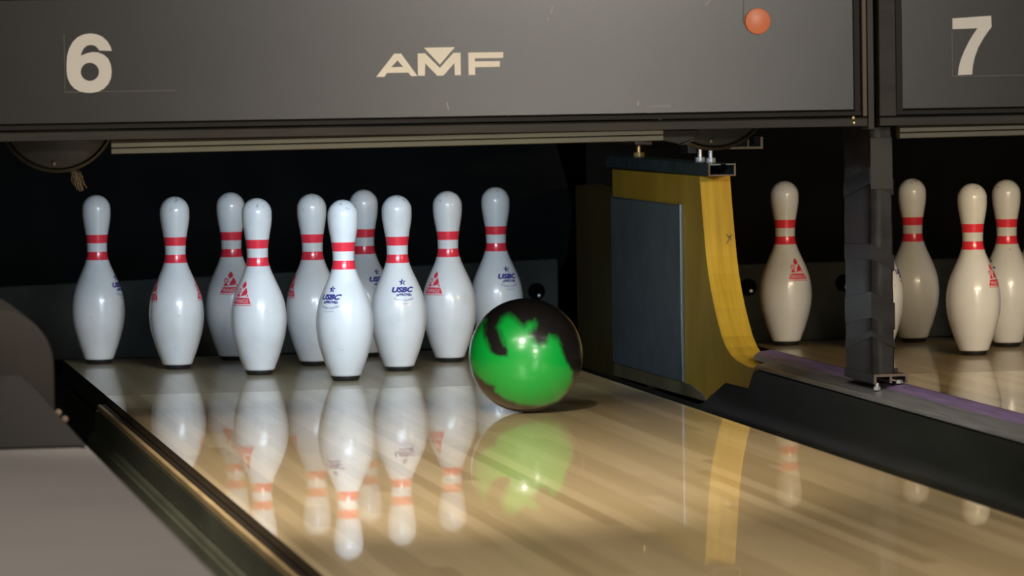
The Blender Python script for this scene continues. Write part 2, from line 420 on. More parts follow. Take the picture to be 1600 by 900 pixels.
# ------------------------------------------------------------------ capping on the division (right of the lane)
t = thing('division_capping', (.80, -3, .05), 'grey rail with a purple strip running from the golden panel to the right edge', 'capping')
bm = bmesh.new(); prism(bm, [(.757, .0385), (.757, .041), (.765, .0465), (.790, .053), (.805, .0550), (.8370, .0565), (.8370, -.02), (.766, -.02), (.766, .0385)], 'Y', -12, -.558, .0015)
link('rail', bm, M['capgrey'], t)
bm = bmesh.new(); prism(bm, [(.803, .0535), (.838, .0565), (.841, .060), (.838, .064), (.812, .060)], 'Y', -12, -.36, .001)
link('top_strip', bm, M['purple'], t)['label'] = 'purple strip along the far side of the rail'
bm = bmesh.new(); prism(bm, [(.7655, .010), (.7655, .0386), (.770, .0386), (.770, .010)], 'Y', -12, -.56)
link('under_lip', bm, M['capdark'], t)
bm = bmesh.new()
prism(bm, [(.800, .0440), (.836, .0440), (.836, .0555), (.803, .0535)], 'Y', -.5525, -.36)
link('rail_end', bm, M['capgrey'], t)

# ------------------------------------------------------------------ support post between the two lanes
PX0, PX1, PYf, PYb = .778, .820, -1.455, -1.255
t = thing('support_post', (.80, -1.36, .06), 'black tape-wrapped post standing on the grey and purple capping', 'post')
bm = bmesh.new()
n = 40
# slightly uneven wrapped box: rings with small wrinkles
rings = []
for k in range(n + 1):
    z = .083 + (.533 - .083) * k / n
    ring = []
    for (x, y) in ((PX0 + .003, PYf), ((PX0 + PX1) / 2, PYf), (PX1 - .003, PYf), (PX1, PYf + .003), (PX1, PYb), (PX0, PYb), (PX0, PYb * .7 + PYf * .3), (PX0, PYb * .35 + PYf * .65), (PX0, PYf + .003), (PX0 + .0009, PYf + .0009)):
        w = noise.noise(Vector((x * 30, y * 14, z * 26))) * .0016
        ring.append(bm.verts.new((x + w, y + w * .6, z)))
    rings.append(ring)
for a, b in zip(rings, rings[1:]):
    for i in range(len(a)): bm.faces.new((a[i], a[(i + 1) % len(a)], b[(i + 1) % len(a)], b[i]))
bm.faces.new(rings[0][::-1]); bm.faces.new(rings[-1])
link('upright', bm, M['wrap'], t, smooth=.7)
bm = bmesh.new(); box(bm, PX0 + .0005, PX1 - .0002, PYf - .0022, PYf - .0002, .420, .514, .0008)
link('front_plate', bm, M['plate'], t)['label'] = 'lighter grey plate on the upper front'
# pleats of tape wound round the post
def band(z_back, z_front, h, name='tape_band'):
    bm = bmesh.new()
    def pts(e): return [(PX0 - e, PYb, z_back), (PX0 - e, PYf - e, z_front), (PX1 + e, PYf - e, z_front - .022)]
    cols = [[bm.verts.new((p[0], p[1], p[2] + d)) for p, d in ((pi, 0), (po, .001), (po, h - .001), (pi, h))] for pi, po in zip(pts(-.001), pts(.0013))]
    for a, b in zip(cols, cols[1:]):
        for i in range(4): bm.faces.new((a[i], b[i], b[(i + 1) % 4], a[(i + 1) % 4]))
    bm.faces.new(cols[0]); bm.faces.new(cols[-1][::-1])
    link(name, bm, M['wrap'], t)
band(.118, .150, .014); band(.165, .185, .05); band(.400, .43, .032); band(.285, .292, .03)
foot = bmesh.new()
FX0, FX1, FY0, FY1 = .776, .838, -1.475, -1.245
prism(foot, [(FX0, .066), (FX0 + .004, .066), (FX0 + .004, .079), (.805, .079), (.805, .067), (.809, .067), (.809, .079), (FX1 - .004, .079), (FX1 - .004, .067), (FX1, .067), (FX1, .083), (FX0, .083)], 'Y', FY0, FY1, .0006)
foot = link('foot_channel', foot, [M['wrap']], t)
bm = bmesh.new(); prism(bm, [(FX0 - .0004, .0655), (FX0 + .004, .0655), (FX0 + .004, .079), (.805, .079), (.805, .067), (.809, .067), (.809, .079), (FX1 - .004, .079), (FX1 - .004, .0665), (FX1 + .0004, .0665), (FX1 + .0004, .0835), (FX0 - .0004, .0835)], 'Y', FY0 - .002, FY0 + .001)
link('cut_end', bm, M['rust'], foot)
for x, zt, zb in ((FX0 + .008, .067, .0538), (FX1 - .012, .067, .0650)):
    bm = bmesh.new(); cyl(bm, (x, FY0 + .012, (zt + zb) / 2), 'Z', .004, zt - zb, 12); cyl(bm, (x, FY0 + .012, zb + .0035), 'Z', .0065, .006, 6)
    link('levelling_screw', bm, M['steel'], t, smooth=.6)
bm = bmesh.new(); cyl(bm, (.828, PYf + .03, .087), 'Z', .006, .008, 6, .001)
link('bolt', bm, M['rust'], t, smooth=.4)

# ------------------------------------------------------------------ masking units above the lanes
MY = -1.5
SIX = [(-.6019, .6922), (-.6045, .7007), (-.6094, .7092), (-.6183, .7175), (-.628, .7218), (-.6392, .7234), (-.6505, .7221), (-.6618, .7172), (-.6704, .7089), (-.6771, .697), (-.6807, .6844), (-.6821, .6704), (-.6821, .6563), (-.6804, .6451), (-.6761, .6352), (-.6692, .6272), (-.6595, .6217), (-.6483, .6193), (-.6385, .6191), (-.6272, .6209), (-.6173, .6258), (-.6092, .6341), (-.6045, .6439), (-.6029, .6551), (-.6041, .6678), (-.6083, .6783), (-.6161, .6857), (-.6258, .6898), (-.6357, .6907), (-.6455, .6889), (-.6532, .6859), (-.6566, .6846), (-.6545, .6919), (-.6507, .698), (-.6453, .7021), (-.6391, .7034), (-.6326, .7022), (-.6276, .6985), (-.6238, .6931)]
SIXH = [(-.64135 + .0160 * math.cos(i * PI / 16), .656 + .0160 * math.sin(i * PI / 16)) for i in range(32)]
SEV = [(.9237, .7286), (.9963, .7326), (.9969, .7123), (.9893, .7031), (.9802, .6902), (.971, .6743), (.9648, .6584), (.961, .6425), (.9594, .6263), (.933, .6256), (.9346, .64), (.9387, .6545), (.9449, .6689), (.9531, .6847), (.9623, .6991), (.9705, .7103), (.9235, .7092)]
LA = [(-.1334, .639), (-.1003, .6799), (-.0879, .6797), (-.0592, .6396), (-.07, .6394), (-.0756, .6458), (-.114, .6458), (-.1188, .639)]
LAH = [(-.0947, .6681), (-.0845, .6561), (-.1059, .6559)]
LM = [(-.0582, .6399), (-.0581, .6796), (-.0448, .6796), (-.0186, .6532), (.0062, .6798), (.0192, .6798), (.0191, .6399), (.0082, .6399), (.0078, .6619), (-.0123, .6396), (-.0235, .6396), (-.0447, .6618), (-.0458, .6399)]
LT = [(-.0467, .6898), (.009, .6898), (-.0185, .6594)]
LF = [(.0331, .6399), (.0331, .6798), (.0964, .6798), (.0959, .6694), (.0447, .6694), (.0446, .6639), (.0901, .6639), (.0896, .6536), (.0448, .6536), (.0451, .6399)]

def masking(x0, x1, label):
    """x0,x1: outer edges of the unit"""
    t = thing('masking_unit', ((x0 + x1) / 2, MY + .03, .535), label, 'masking unit')
    px0, px1 = x0 + .045, x1 - .032
    bm = bmesh.new(); box(bm, px0, px1, MY, MY + .012, .566, .785)
    link('panel', bm, M['panel'], t)
    # bezel round the panel
    bm = bmesh.new()
    prism(bm, [(MY, .567), (MY - .006, .563), (MY - .006, .556), (MY + .03, .556), (MY + .03, .567)], 'X', px0 - .012, px1 + .012)
    prism(bm, [(MY, .783), (MY - .006, .787), (MY - .006, .797), (MY + .03, .797), (MY + .03, .783)], 'X', px0 - .012, px1 + .012)
    for a, b in ((px0 - .012, px0), (px1, px1 + .012)): box(bm, a, b, MY - .005, MY + .03, .557, .797, .001)
    link('bezel', bm, M['framedark'], t)
    bm = bmesh.new()
    prism(bm, [(MY - .012, .536), (MY - .012, .5505), (MY - .006, .553), (MY + .05, .553), (MY + .05, .536)], 'X', x0, x1 - .0095, .001)
    link('bottom_rail', bm, M['frame'], t)
    bm = bmesh.new(); box(bm, x0, x1 - .0095, MY - .010, MY + .05, .799, .842, .001)
    link('top_rail', bm, M['frame'], t)
    bm = bmesh.new(); box(bm, px1 + .0135, px1 + .0225, MY - .012, MY + .05, .5535, .7985, .0015)
    link('side_rail', bm, M['gold'], t)
    bm = bmesh.new(); box(bm, px1 + .0265, x1 + .006, MY + .0, MY + .05, .530, .842, .001)
    link('outer_strip', bm, M['plate'], t)
    bm = bmesh.new(); box(bm, x0, px0 - .0135, MY - .012, MY + .05, .5535, .7985, .0015)
    link('side_rail', bm, M['frame'], t)
    return t
m6 = masking(-.870, .770, 'grey masking panel with the number 6 hanging above the ten bluish pins')
bm = flat_shape('n', [[SIX, SIXH]], MY - .0006, MY + .001)
link('numeral', bm, M['numeral'], m6)['label'] = 'white numeral 6'
bm = flat_shape('l', [[LA, LAH], [LM], [LT], [LF]], MY - .0006, MY + .001)
link('letter_logo', bm, M['ivory'], m6)['label'] = 'ivory letters with a small triangle set into the M'
bm = bmesh.new(); box(bm, -.6856, -.6850, MY - .0004, MY + .001, .6205, .7223); box(bm, -.6850, -.4904, MY - .0004, MY + .001, .6205, .6212)
link('adhesive_line', bm, M['faint'], m6)
bm = bmesh.new(); cyl(bm, (.5615, MY - .002, .7286), 'Y', .0235, .008, 40, .002)  # glowing disc put on the panel for a blurred spot of light
link('blur_disc', bm, M['orange'], m6, smooth=.6)['label'] = 'round orange disc standing in for a blurred light'
bm = bmesh.new()
for x0, z0, x1, z1, w in ((-.0065, .5918, -.0044, .5792, .0006), (.1885, .760, .1836, .7498, .0012), (.1777, .7396, .1788, .7339, .0011), (.3421, .5883, .3385, .5803, .0011), (.4749, .7677, .4665, .7575, .0006), (.36, .579, .40, .5785, .0004)):
    d = Vector((x1 - x0, 0, z1 - z0)); nn = Vector((-d.z, 0, d.x)).normalized() * w
    a, b = Vector((x0, 0, z0)), Vector((x1, 0, z1))
    prism(bm, [((a - nn).x, (a - nn).z), ((a + nn * .6).x, (a + nn * .6).z), ((b + nn).x, (b + nn).z), ((b - nn * .7).x, (b - nn * .7).z)], 'Y', MY - .0004, MY + .001)
tag(link('scratches', bm, M['scratch'], m6), kind='stuff')
bm = bmesh.new(); prism(bm, [(.5346, .7233), (.5366, .7233), (.5375, .785), (.5362, .785)], 'Y', MY - .0004, MY + .001)
link('drip_mark', bm, M['gold'], m6)
for x, z in ((.7335, .5515), (.7345, .5425)):
    bm = bmesh.new(); cyl(bm, (x, MY - .0135, z), 'Y', .0028, .004, 14, .0008); link('rivet', bm, M['brass'], m6, smooth=.6)
m7 = masking(.783, 2.42, 'grey masking panel with the number 7 at the upper right')
bm = flat_shape('n', [[SEV]], MY - .0006, MY + .001)
link('numeral', bm, M['numeral'], m7)['label'] = 'white numeral 7'
bm = bmesh.new(); box(bm, .9225, .9231, MY - .0004, MY + .001, .6235, .7069); box(bm, .9231, 1.08, MY - .0004, MY + .001, .6235, .6241)
link('adhesive_line', bm, M['faint'], m7)

# olive ribbed rails that show under the masking
def sweep_rail(xa, za, xb, zb, y, label):
    t = thing('sweep_rail', ((xa + xb) / 2, y, (za + zb) / 2), label, 'rail', 'ribbed rails under the masking units')
    bm = bmesh.new()
    sec = [(0, 0), (-.004, .001), (-.004, .009), (.001, .0105), (-.004, .012), (-.004, .019), (.001, .0205), (-.004, .0235), (.02, .0235), (.02, 0)]
    va = [bm.verts.new((xa, y + p[0], min(za + p[1], .5355))) for p in sec]; vb = [bm.verts.new((xb, y + p[0], min(zb + p[1], .5355))) for p in sec]
    n = len(sec); bm.faces.new(va); bm.faces.new(vb[::-1])
    for i in range(n): bm.faces.new((va[i], vb[i], vb[(i + 1) % n], va[(i + 1) % n]))
    link('rail_body', bm, M['rail'], t)
    for x, z in ((xa + .012, za), (xb - .012, zb)):
        bm = bmesh.new(); box(bm, x - .012, x + .012, y + .0205, y + .026, z + .004, .5355); link('end_bracket', bm, M['machine'], t)
sweep_rail(-.606, .5105, .385, .5165, -1.499, 'olive ribbed rail under the number 6 panel')
sweep_rail(.8225, .5125, 2.2, .523, -1.499, 'olive ribbed rail under the number 7 panel')

# dark sweep wheels hanging just under the masking
def sweep_disc(cx, cz, r, label):
    t = thing('sweep_disc', (cx, -1.36, cz), label, 'machine disc', 'dark discs under the masking')
    bm = bmesh.new()
    cyl(bm, (cx, -1.375, cz), 'Y', r * .93, .02, 72, .004)
    link('face', bm, M['disc'], t, smooth=.5)
    bm = bmesh.new()
    n = 96
    for rr in (0,):
        ring = []
        for i in range(n):
            a = 2 * PI * i / n; c, s = math.cos(a), math.sin(a)
            ring.append([bm.verts.new((cx + c * q, yy, cz + s * q)) for q, yy in ((r * .90, -1.372), (r * .955, -1.384), (r * 1.0, -1.380), (r * 1.0, -1.345), (r * .90, -1.345))])
        for i in range(n):
            A, B = ring[i], ring[(i + 1) % n]
            for k in range(5): bm.faces.new((A[k], A[(k + 1) % 5], B[(k + 1) % 5], B[k]))
    link('rim', bm, M['disc_rim'], t, smooth=.5)
    bm = bmesh.new(); box(bm, cx - .012, cx + .012, -1.3645, -1.3605, cz - .03, .8398, .001)
    link('hanger', bm, M['machine'], t)
    for a in (-95, -150, -30):
        bm = bmesh.new(); cyl(bm, (cx + math.cos(math.radians(a)) * r * .85, -1.388, cz + math.sin(math.radians(a)) * r * .85), 'Y', .004, .006, 12, .001)
        link('bolt', bm, M['rust'], t, smooth=.6)
    return t
sweep_disc(-.692, .583, .106, 'dark round disc hanging under the masking at far left')
sweep_disc(.505, .605, .110, 'dark round disc hanging above the golden wooden panel')
t = thing('pivot_bracket', (.44, -1.37, .53), 'dark pointed bracket left of the disc above the golden panel', 'bracket')
bm = bmesh.new(); prism(bm, [(.372, .534), (.386, .520), (.432, .5085), (.458, .5165), (.470, .534)], 'Y', -1.42, -1.400, .001)
link('plate', bm, M['disc'], t)
bm = bmesh.new(); prism(bm, [(.4335, .5075), (.437, .5065), (.4605, .5155), (.458, .5172)], 'Y', -1.423, -1.398, .0004)
link('worn_edge', bm, M['disc_rim'], t)
bm = bmesh.new(); box(bm, .405, .445, -1.3995, -1.394, .518, .8398, .001)
link('hanger', bm, M['machine'], t)

# lint dangling from the left disc
t = bmesh.new()
for k in range(46):
    a = Vector((-.664, -1.362, .4815)) + Vector((random.gauss(0, .003), random.gauss(0, .003), 0))
    p = a; segs = []
    L = random.uniform(.012, .040)
    for s in range(6):
        q = p + Vector((.0022 + random.gauss(0, .0016), random.gauss(0, .0012), -L / 6)); segs.append((p, q)); p = q
    for p, q in segs:
        r = .0007
        vs = []
        for c in (p, q): vs.append([t.verts.new(c + Vector((math.cos(i * 2.094) * r, math.sin(i * 2.094) * r, 0))) for i in range(3)])
        for i in range(3): t.faces.new((vs[0][i], vs[0][(i + 1) % 3], vs[1][(i + 1) % 3], vs[1][i]))
tag(link('lint_tuft', t, M['lint']), 'small brown tuft of dusty lint dangling from the left dark disc', 'lint', kind=None)

# ------------------------------------------------------------------ pit: cushion board and curtain behind each deck
def pit(cx, lab_c, lab_k, x0, x1, cur_edge, tops, bumps):
    t = thing('pit_cushion', (cx, 1.52, -.04), lab_c, 'pit cushion')
    bm = bmesh.new(); prism(bm, [(x0, -.035), (x1, -.03), (x1, tops[1]), (x0, tops[0])], 'Y', 1.50, 1.55, .004)
    link('board', bm, M['cushion'], t)
    for bx, bz in bumps:
        bm = bmesh.new(); cyl(bm, (bx, 1.498, bz), 'Y', .021, .006, 40, .001)
        b = link('rubber_bumper', bm, M['rubber'], t, smooth=.6)
        bm = bmesh.new(); cyl(bm, (bx + .0055, 1.494, bz - .010), 'Y', .0042, .004, 16, .001); link('glint_stud', bm, M['steel'], b, smooth=.6)  # small bright stud added as the glint on the bumper
    # legs carry the board
    for x in (x0 + .1, x1 - .1):
        bm = bmesh.new(); box(bm, x - .02, x + .02, 1.51, 1.54, -.30, -.034); link('leg', bm, M['machine'], t)
    bm = bmesh.new()
    n = 60
    rows = []
    zs = [1.25, .9, .6, .5, .45, .40, .35, .30, .25, .19, .112, .0, -.1]
    for z in zs:
        e = cur_edge(z)
        rows.append([bm.verts.new((x0 - .04 + (e - x0 + .04) * i / n, 1.66 + .006 * math.sin(i * 1.1), z)) for i in range(n + 1)])
    for a, b in zip(rows, rows[1:]):
        for i in range(n): bm.faces.new((a[i], a[i + 1], b[i + 1], b[i]))
    bmesh.ops.recalc_face_normals(bm, faces=bm.faces[:]); bmesh.ops.solidify(bm, geom=bm.faces[:], thickness=.006)
    tag(link('pit_curtain', bm, M['curtain'], smooth=.8), lab_k, 'curtain')
def edge6(z):
    P = [(-.2, .70), (.112, .724), (.19, .762), (.30, .775), (.379, .76), (.45, .739), (.6, .71), (2, .70)]
    for (a, b), (c, d) in zip(P, P[1:]):
        if a <= z <= c: return b + (d - b) * (z - a) / (c - a) + .02
    return .72
pit(0, 'charcoal cushion board behind the ten bluish pins, with a black bumper at right', 'black curtain hanging behind the ten bluish pins', -.75, .728, edge6, (.143, .184), [(.673, .105)])
pit(PITCH, 'charcoal cushion board behind the cream pins at right', 'black curtain hanging behind the cream pins', .87, 2.3, lambda z: 2.4, (.158, .165), [(1.205, .103), (1.447, .108)])

# ------------------------------------------------------------------ ball-return division at the left
t = thing('ball_return_cover', (-1.03, -4, 0), 'light grey flat cover in the blurred lower left foreground', 'ball return')
prf = [(-1.30, -.29), (-1.30, .104), (-1.292, .116), (-1.28, .122), (-.79, .122), (-.777, .119), (-.766, .110), (-.762, .098), (-.762, -.29)]
bm = bmesh.new(); prism(bm, prf, 'Y', -12, -.35)
link('cover', bm, M['returncap'], t, smooth=.5)
t = thing('ball_return_hood', (-.90, -3.05, .122), 'dark rounded hood standing on the grey ball return cover at the left edge', 'ball return hood')
arch = [(-.985, .122), (-.985, .235)]
for i in range(1, 24):
    a = PI - PI * i / 24; arch.append((-.903 + .082 * math.cos(a), .238 + .082 * math.sin(a)))
arch += [(-.821, .235), (-.821, .122)]
bm = bmesh.new(); prism(bm, arch, 'Y', -3.07, -2.55, .004)
link('shell', bm, M['hood'], t, smooth=.6)
bm = bmesh.new()
top = [(-.930, -3.068, .232), (-.872, -3.068, .232)]; bot = [(-1.02, -3.10, .1225), (-.778, -3.10, .1225)]
topb = [(-.930, -3.06, .232), (-.872, -3.06, .232)]; botb = [(-1.02, -3.06, .1225), (-.778, -3.06, .1225)]
V = [bm.verts.new(p) for p in top + bot + topb + botb]
for f in ((0, 1, 3, 2), (4, 6, 7, 5), (0, 4, 5, 1), (2, 3, 7, 6), (0, 2, 6, 4), (1, 5, 7, 3)): bm.faces.new([V[i] for i in f])
bmesh.ops.recalc_face_normals(bm, faces=bm.faces[:]); bmesh.ops.bevel(bm, geom=bm.edges[:], offset=.003, segments=2, affect='EDGES')
link('front_ramp', bm, M['ramp'], t)
bm = bmesh.new(); box(bm, -.9025, -.8995, -3.0765, -3.068, .124, .232)
link('seam', bm, M['capdark'], t)
for x, y, z in ((-.8165, -3.072, .171), (-.808, -3.08, .162)):
    bm = bmesh.new(); cyl(bm, (x, y, z), 'Y', .0045, .01, 14, .001); link('bolt', bm, M['rust'], t, smooth=.6)

# ------------------------------------------------------------------ pins
INCH = .0254
PP = [(0.25, 2.50), (.75, 2.828), (1.5, 3.42), (2.25, 3.906), (3.375, 4.510), (4.5, 4.766), (5.2, 4.72), (5.875, 4.563), (6.6, 4.20), (7.25, 3.703), (8., 3.03), (8.625, 2.472), (9.0, 2.19), (9.375, 1.965), (9.7, 1.85), (10, 1.797), (10.4, 1.80), (10.875, 1.870), (11.3, 1.965), (11.75, 2.094), (12.2, 2.26), (12.625, 2.406), (13.1, 2.52), (13.5, 2.547)]
PP = [(z * INCH, d * INCH / 2) for z, d in PP]
zc, rc = 15 * INCH - 1.2735 * INCH, 1.2735 * INCH
def pin_r(z):
    if z >= PP[-1][0]:
        zz = min(z, .381); return math.sqrt(max(0, rc * rc - max(0, zz - zc) ** 2))
    if z <= PP[0][0]: return PP[0][1]
    for i in range(len(PP) - 1):
        z0, r0 = PP[i]; z1, r1 = PP[i + 1]
        if z0 <= z <= z1:
            def sl(k):
                if k <= 0: return (PP[1][1] - PP[0][1]) / (PP[1][0] - PP[0][0])
                if k >= len(PP) - 1: return 0.
                return (PP[k + 1][1] - PP[k - 1][1]) / (PP[k + 1][0] - PP[k - 1][0])
            h = z1 - z0; t = (z - z0) / h
            return (2 * t ** 3 - 3 * t * t + 1) * r0 + (t ** 3 - 2 * t * t + t) * h * sl(i) + (-2 * t ** 3 + 3 * t * t) * r1 + (t ** 3 - t * t) * h * sl(i + 1)
B1, B2 = (.2725, .2915), (.2345, .2530)
zs = sorted(set([.0075 + (.345 - .0075) * i / 84 for i in range(85)] + [B1[0], B1[1], B2[0], B2[1]]))
zs = [z for i, z in enumerate(zs)]
prof = [(0, .0092), (.0300, .0092), (.0316, .0098)] + [(pin_r(z), z) for z in zs if z > .0105]
for i in range(1, 17):
    a = math.asin((.345 - zc) / rc) + (PI / 2 - math.asin((.345 - zc) / rc)) * i / 16
    prof.append((rc * math.cos(a) if i < 16 else 0, zc + rc * math.sin(a)))
mats = []
for (r0, z0), (r1, z1) in zip(prof, prof[1:]):
    zm = (z0 + z1) / 2
    mats.append(1 if (B1[0] < zm < B1[1] or B2[0] < zm < B2[1]) else 0)
bm = bmesh.new(); lathe(bm, prof, 80, mats)
finish(bm, 1.0)
ME_BODY = bpy.data.meshes.new('pin_body'); bm.to_mesh(ME_BODY); bm.free()
ME_BODY.materials.append(M['pin']); ME_BODY.materials.append(M['red'])
bm = bmesh.new(); lathe(bm, [(0, 0), (.0255, 0), (.0272, .0008), (.0309, .0086), (.0309, .0096), (0, .0096)], 64); finish(bm, .5)
ME_BASE = bpy.data.meshes.new('pin_base'); bm.to_mesh(ME_BASE); bm.free(); ME_BASE.materials.append(M['base'])

def wrap_to_pin(bm, lift=.00035, maxlen=.0022):
    """wrap a flat (arc length, height) drawing round the pin; centre faces +X"""
    bmesh.ops.triangulate(bm, faces=bm.faces[:])
    for _ in range(6):
        es = [e for e in bm.edges if (e.verts[0].co - e.verts[1].co).length > maxlen]
        if not es: break
        bmesh.ops.subdivide_edges(bm, edges=es, cuts=1)
        bmesh.ops.triangulate(bm, faces=bm.faces[:])
    for v in bm.verts:
        a, z = v.co.x, v.co.y
        r = pin_r(z); th = a / r
        v.co = Vector(((r + lift) * math.cos(th), (r + lift) * math.sin(th), z))
    return bm

def poly2d(bm, pts, mi=0):
    f = bm.faces.new([bm.verts.new((x, y, 0)) for x, y in pts]); f.material_index = mi

def add_to(dst, src, mi=0):
    for f in src.faces: f.material_index = mi
    me = bpy.data.meshes.new('t'); src.to_mesh(me); src.free(); dst.from_mesh(me); bpy.data.meshes.remove(me)

# blue approval mark: star, bold letters, small lines
bm = bmesh.new()
star = [((.0080 if k % 2 == 0 else .0034) * math.sin(k * PI / 5), .1895 + (.0080 if k % 2 == 0 else .0034) * math.cos(k * PI / 5)) for k in range(10)]
inner = [(x * .5, .1895 + (y - .1895) * .5) for x, y in star]
for k in range(10):
    j = (k + 1) % 10
    poly2d(bm, [star[k], star[j], inner[j], inner[k]])
poly2d(bm, [(0, .1895)] + [inner[k] for k in (0, 9, 8, 7, 6, 5)])     # left half of the star is filled
add_to(bm, text_mesh2d('USBC', .047, .0118, 0, .1735, bold=.055, shear=.35))
add_to(bm, text_mesh2d('APPROVED', .034, .0056, .001, .1632, bold=.06, shear=.1, arc=-.0014))
add_to(bm, text_mesh2d('PLASTIC COATED', .040, .0036, .001, .1505, bold=.012, arc=.0045))
add_to(bm, text_mesh2d('PLASTIC', .020, .0022, .002, .1435))
for v in bm.verts: v.co = Vector((v.co.x * 1.06, v.co.y + .0045, 0))
wrap_to_pin(bm)
finish(bm)
ME_BLUE = bpy.data.meshes.new('approval_mark'); bm.to_mesh(ME_BLUE); bm.free(); ME_BLUE.materials.append(M['ink_blue'])

# red mountain mark with a lettered band
bm = bmesh.new()
poly2d(bm, [(.000, .2035), (.0045, .1975), (.0055, .1925), (-.0015, .1865), (-.0062, .1925), (-.0045, .1975)])       # top peak
poly2d(bm, [(.0066, .1905), (.0125, .1790), (.0105, .1735), (-.0040, .1715), (-.0008, .1790)])                       # right slope
poly2d(bm, [(.0134, .1770), (.0168, .1705), (.0120, .1705)])
poly2d(bm, [(-.0085, .1765), (-.0050, .1705), (-.0170, .1705), (-.0140, .1765)])                                      # foot of the left slope
for k in range(14):                                                                                                    # ring of the left peak
    a0, a1 = 2 * PI * k / 14, 2 * PI * (k + 1) / 14
    poly2d(bm, [(-.0098 + q * math.cos(a), .1825 + q * math.sin(a)) for q, a in ((.0058, a0), (.0058, a1), (.0040, a1), (.0040, a0))])
poly2d(bm, [(-.0125, .1855), (-.0070, .1855), (-.0070, .1843), (-.0125, .1843)]); poly2d(bm, [(-.0125, .1820), (-.0060, .1820), (-.0060, .1806), (-.0125, .1806)])
poly2d(bm, [(-.0182, .1682), (.0182, .1682), (.0255, .1548), (-.0255, .1548)])                                        # band
poly2d(bm, [(-.0268, .1525), (.0268, .1525), (.0272, .1512), (-.0272, .1512)])
wrap_to_pin(bm)
tx = text_mesh2d('PINNACLE', .036, .0078, 0, .1612, bold=.0)
wrap_to_pin(tx, .0006)
add_to(bm, tx, 1)
finish(bm)
ME_RED = bpy.data.meshes.new('mountain_mark'); bm.to_mesh(ME_RED); bm.free(); ME_RED.materials.append(M['ink_red']); ME_RED.materials.append(M['ink_white'])

CAM = Vector((-1.26534, -9.61615, .64553))
def pin(x, y, label, group, marks, cracks=0):
    t = thing('bowling_pin', (x, y, 0), label, 'bowling pin', group)
    phi = math.atan2(CAM.y - y, CAM.x - x)
    for nm, me in (('body', ME_BODY), ('base_ring', ME_BASE)):
        o = bpy.data.objects.new(nm, me); COL.objects.link(o); o.parent = t
        if nm == 'body': o.rotation_euler[2] = random.uniform(0, 6.28)
        if nm == 'base_ring': o['label'] = 'black base ring'
    for kind, deg in marks:
        o = bpy.data.objects.new('blue_mark' if kind == 'B' else 'red_mark', ME_BLUE if kind == 'B' else ME_RED)
        COL.objects.link(o); o.parent = t; o.rotation_euler[2] = phi + math.radians(deg)
        o['label'] = 'printed blue mark' if kind == 'B' else 'printed red mountain mark'
    return t
S_, R_ = .3048, .2640
G6 = 'bluish white pins behind the ball'
G7 = 'cream white pins on the right lane'
def P6(c, r): return (c * S_ / 2, r * R_)
pins6 = [
    (0, 0, 'frontmost white pin of the ten, at the point of the triangle', [('B', -35)], (0, 0)),
    (-1, 1, 'white pin just behind and left of the frontmost pin, red mark on its left', [('R', -42)], (0, 0)),
    (1, 1, 'white pin just behind and right of the frontmost pin, blue mark facing front', [('B', 13)], (0, 0)),
    (-2, 2, 'second white pin from the left end, red marks on both sides', [('R', -72), ('R', 82)], (0, 0)),
    (0, 2, 'white pin partly hidden behind the left shoulder of the frontmost pin', [('R', -72)], (0, 0)),
    (2, 2, 'white pin just left of the green ball, red mark on its left side', [('R', -40)], (0, 0)),
    (-3, 3, 'leftmost white pin, blue mark at its right edge', [('B', 70)], (0, 0)),
    (-1, 3, 'back row white pin with a red mark facing front, third from left', [('R', -3)], (0, 0)),
    (1, 3, 'back row white pin mostly hidden behind the frontmost pin on its right', [('B', 40)], (0, 0)),
    (3, 3, 'rightmost of the ten bluish pins, its foot hidden by the green ball', [('B', 32)], (0, 0)),
]
for c, r, lab, marks, d in pins6:
    x, y = P6(c, r); pin(x + d[0], y + d[1], lab, G6, marks)
pins7 = [
    (-3, 3, 'cream pin standing alone between the golden panel and the black post', [('R', 33)], (0, .0)),
    (-2, 2, 'cream pin almost wholly hidden behind the black post', [('B', 85)], (0, 0)),
    (-1, 3, 'cream pin just right of the black post, no mark showing', [('R', 170)], (0, 0)),
    (-1, 1, 'nearest cream pin on the right, red mark at its right edge', [('R', 64)], (0, 0)),
    (0, 2, 'cream pin partly hidden behind the nearest cream pin at right', [('B', -62)], (0, 0)),
    (1, 3, 'cream pin cut off by the right edge of the picture', [('R', 60)], (0, 0)),
]
for c, r, lab, marks, d in pins7:
    x, y = P6(c, r); pin(x + PITCH + d[0], y + .02 + d[1], lab, G7, marks)

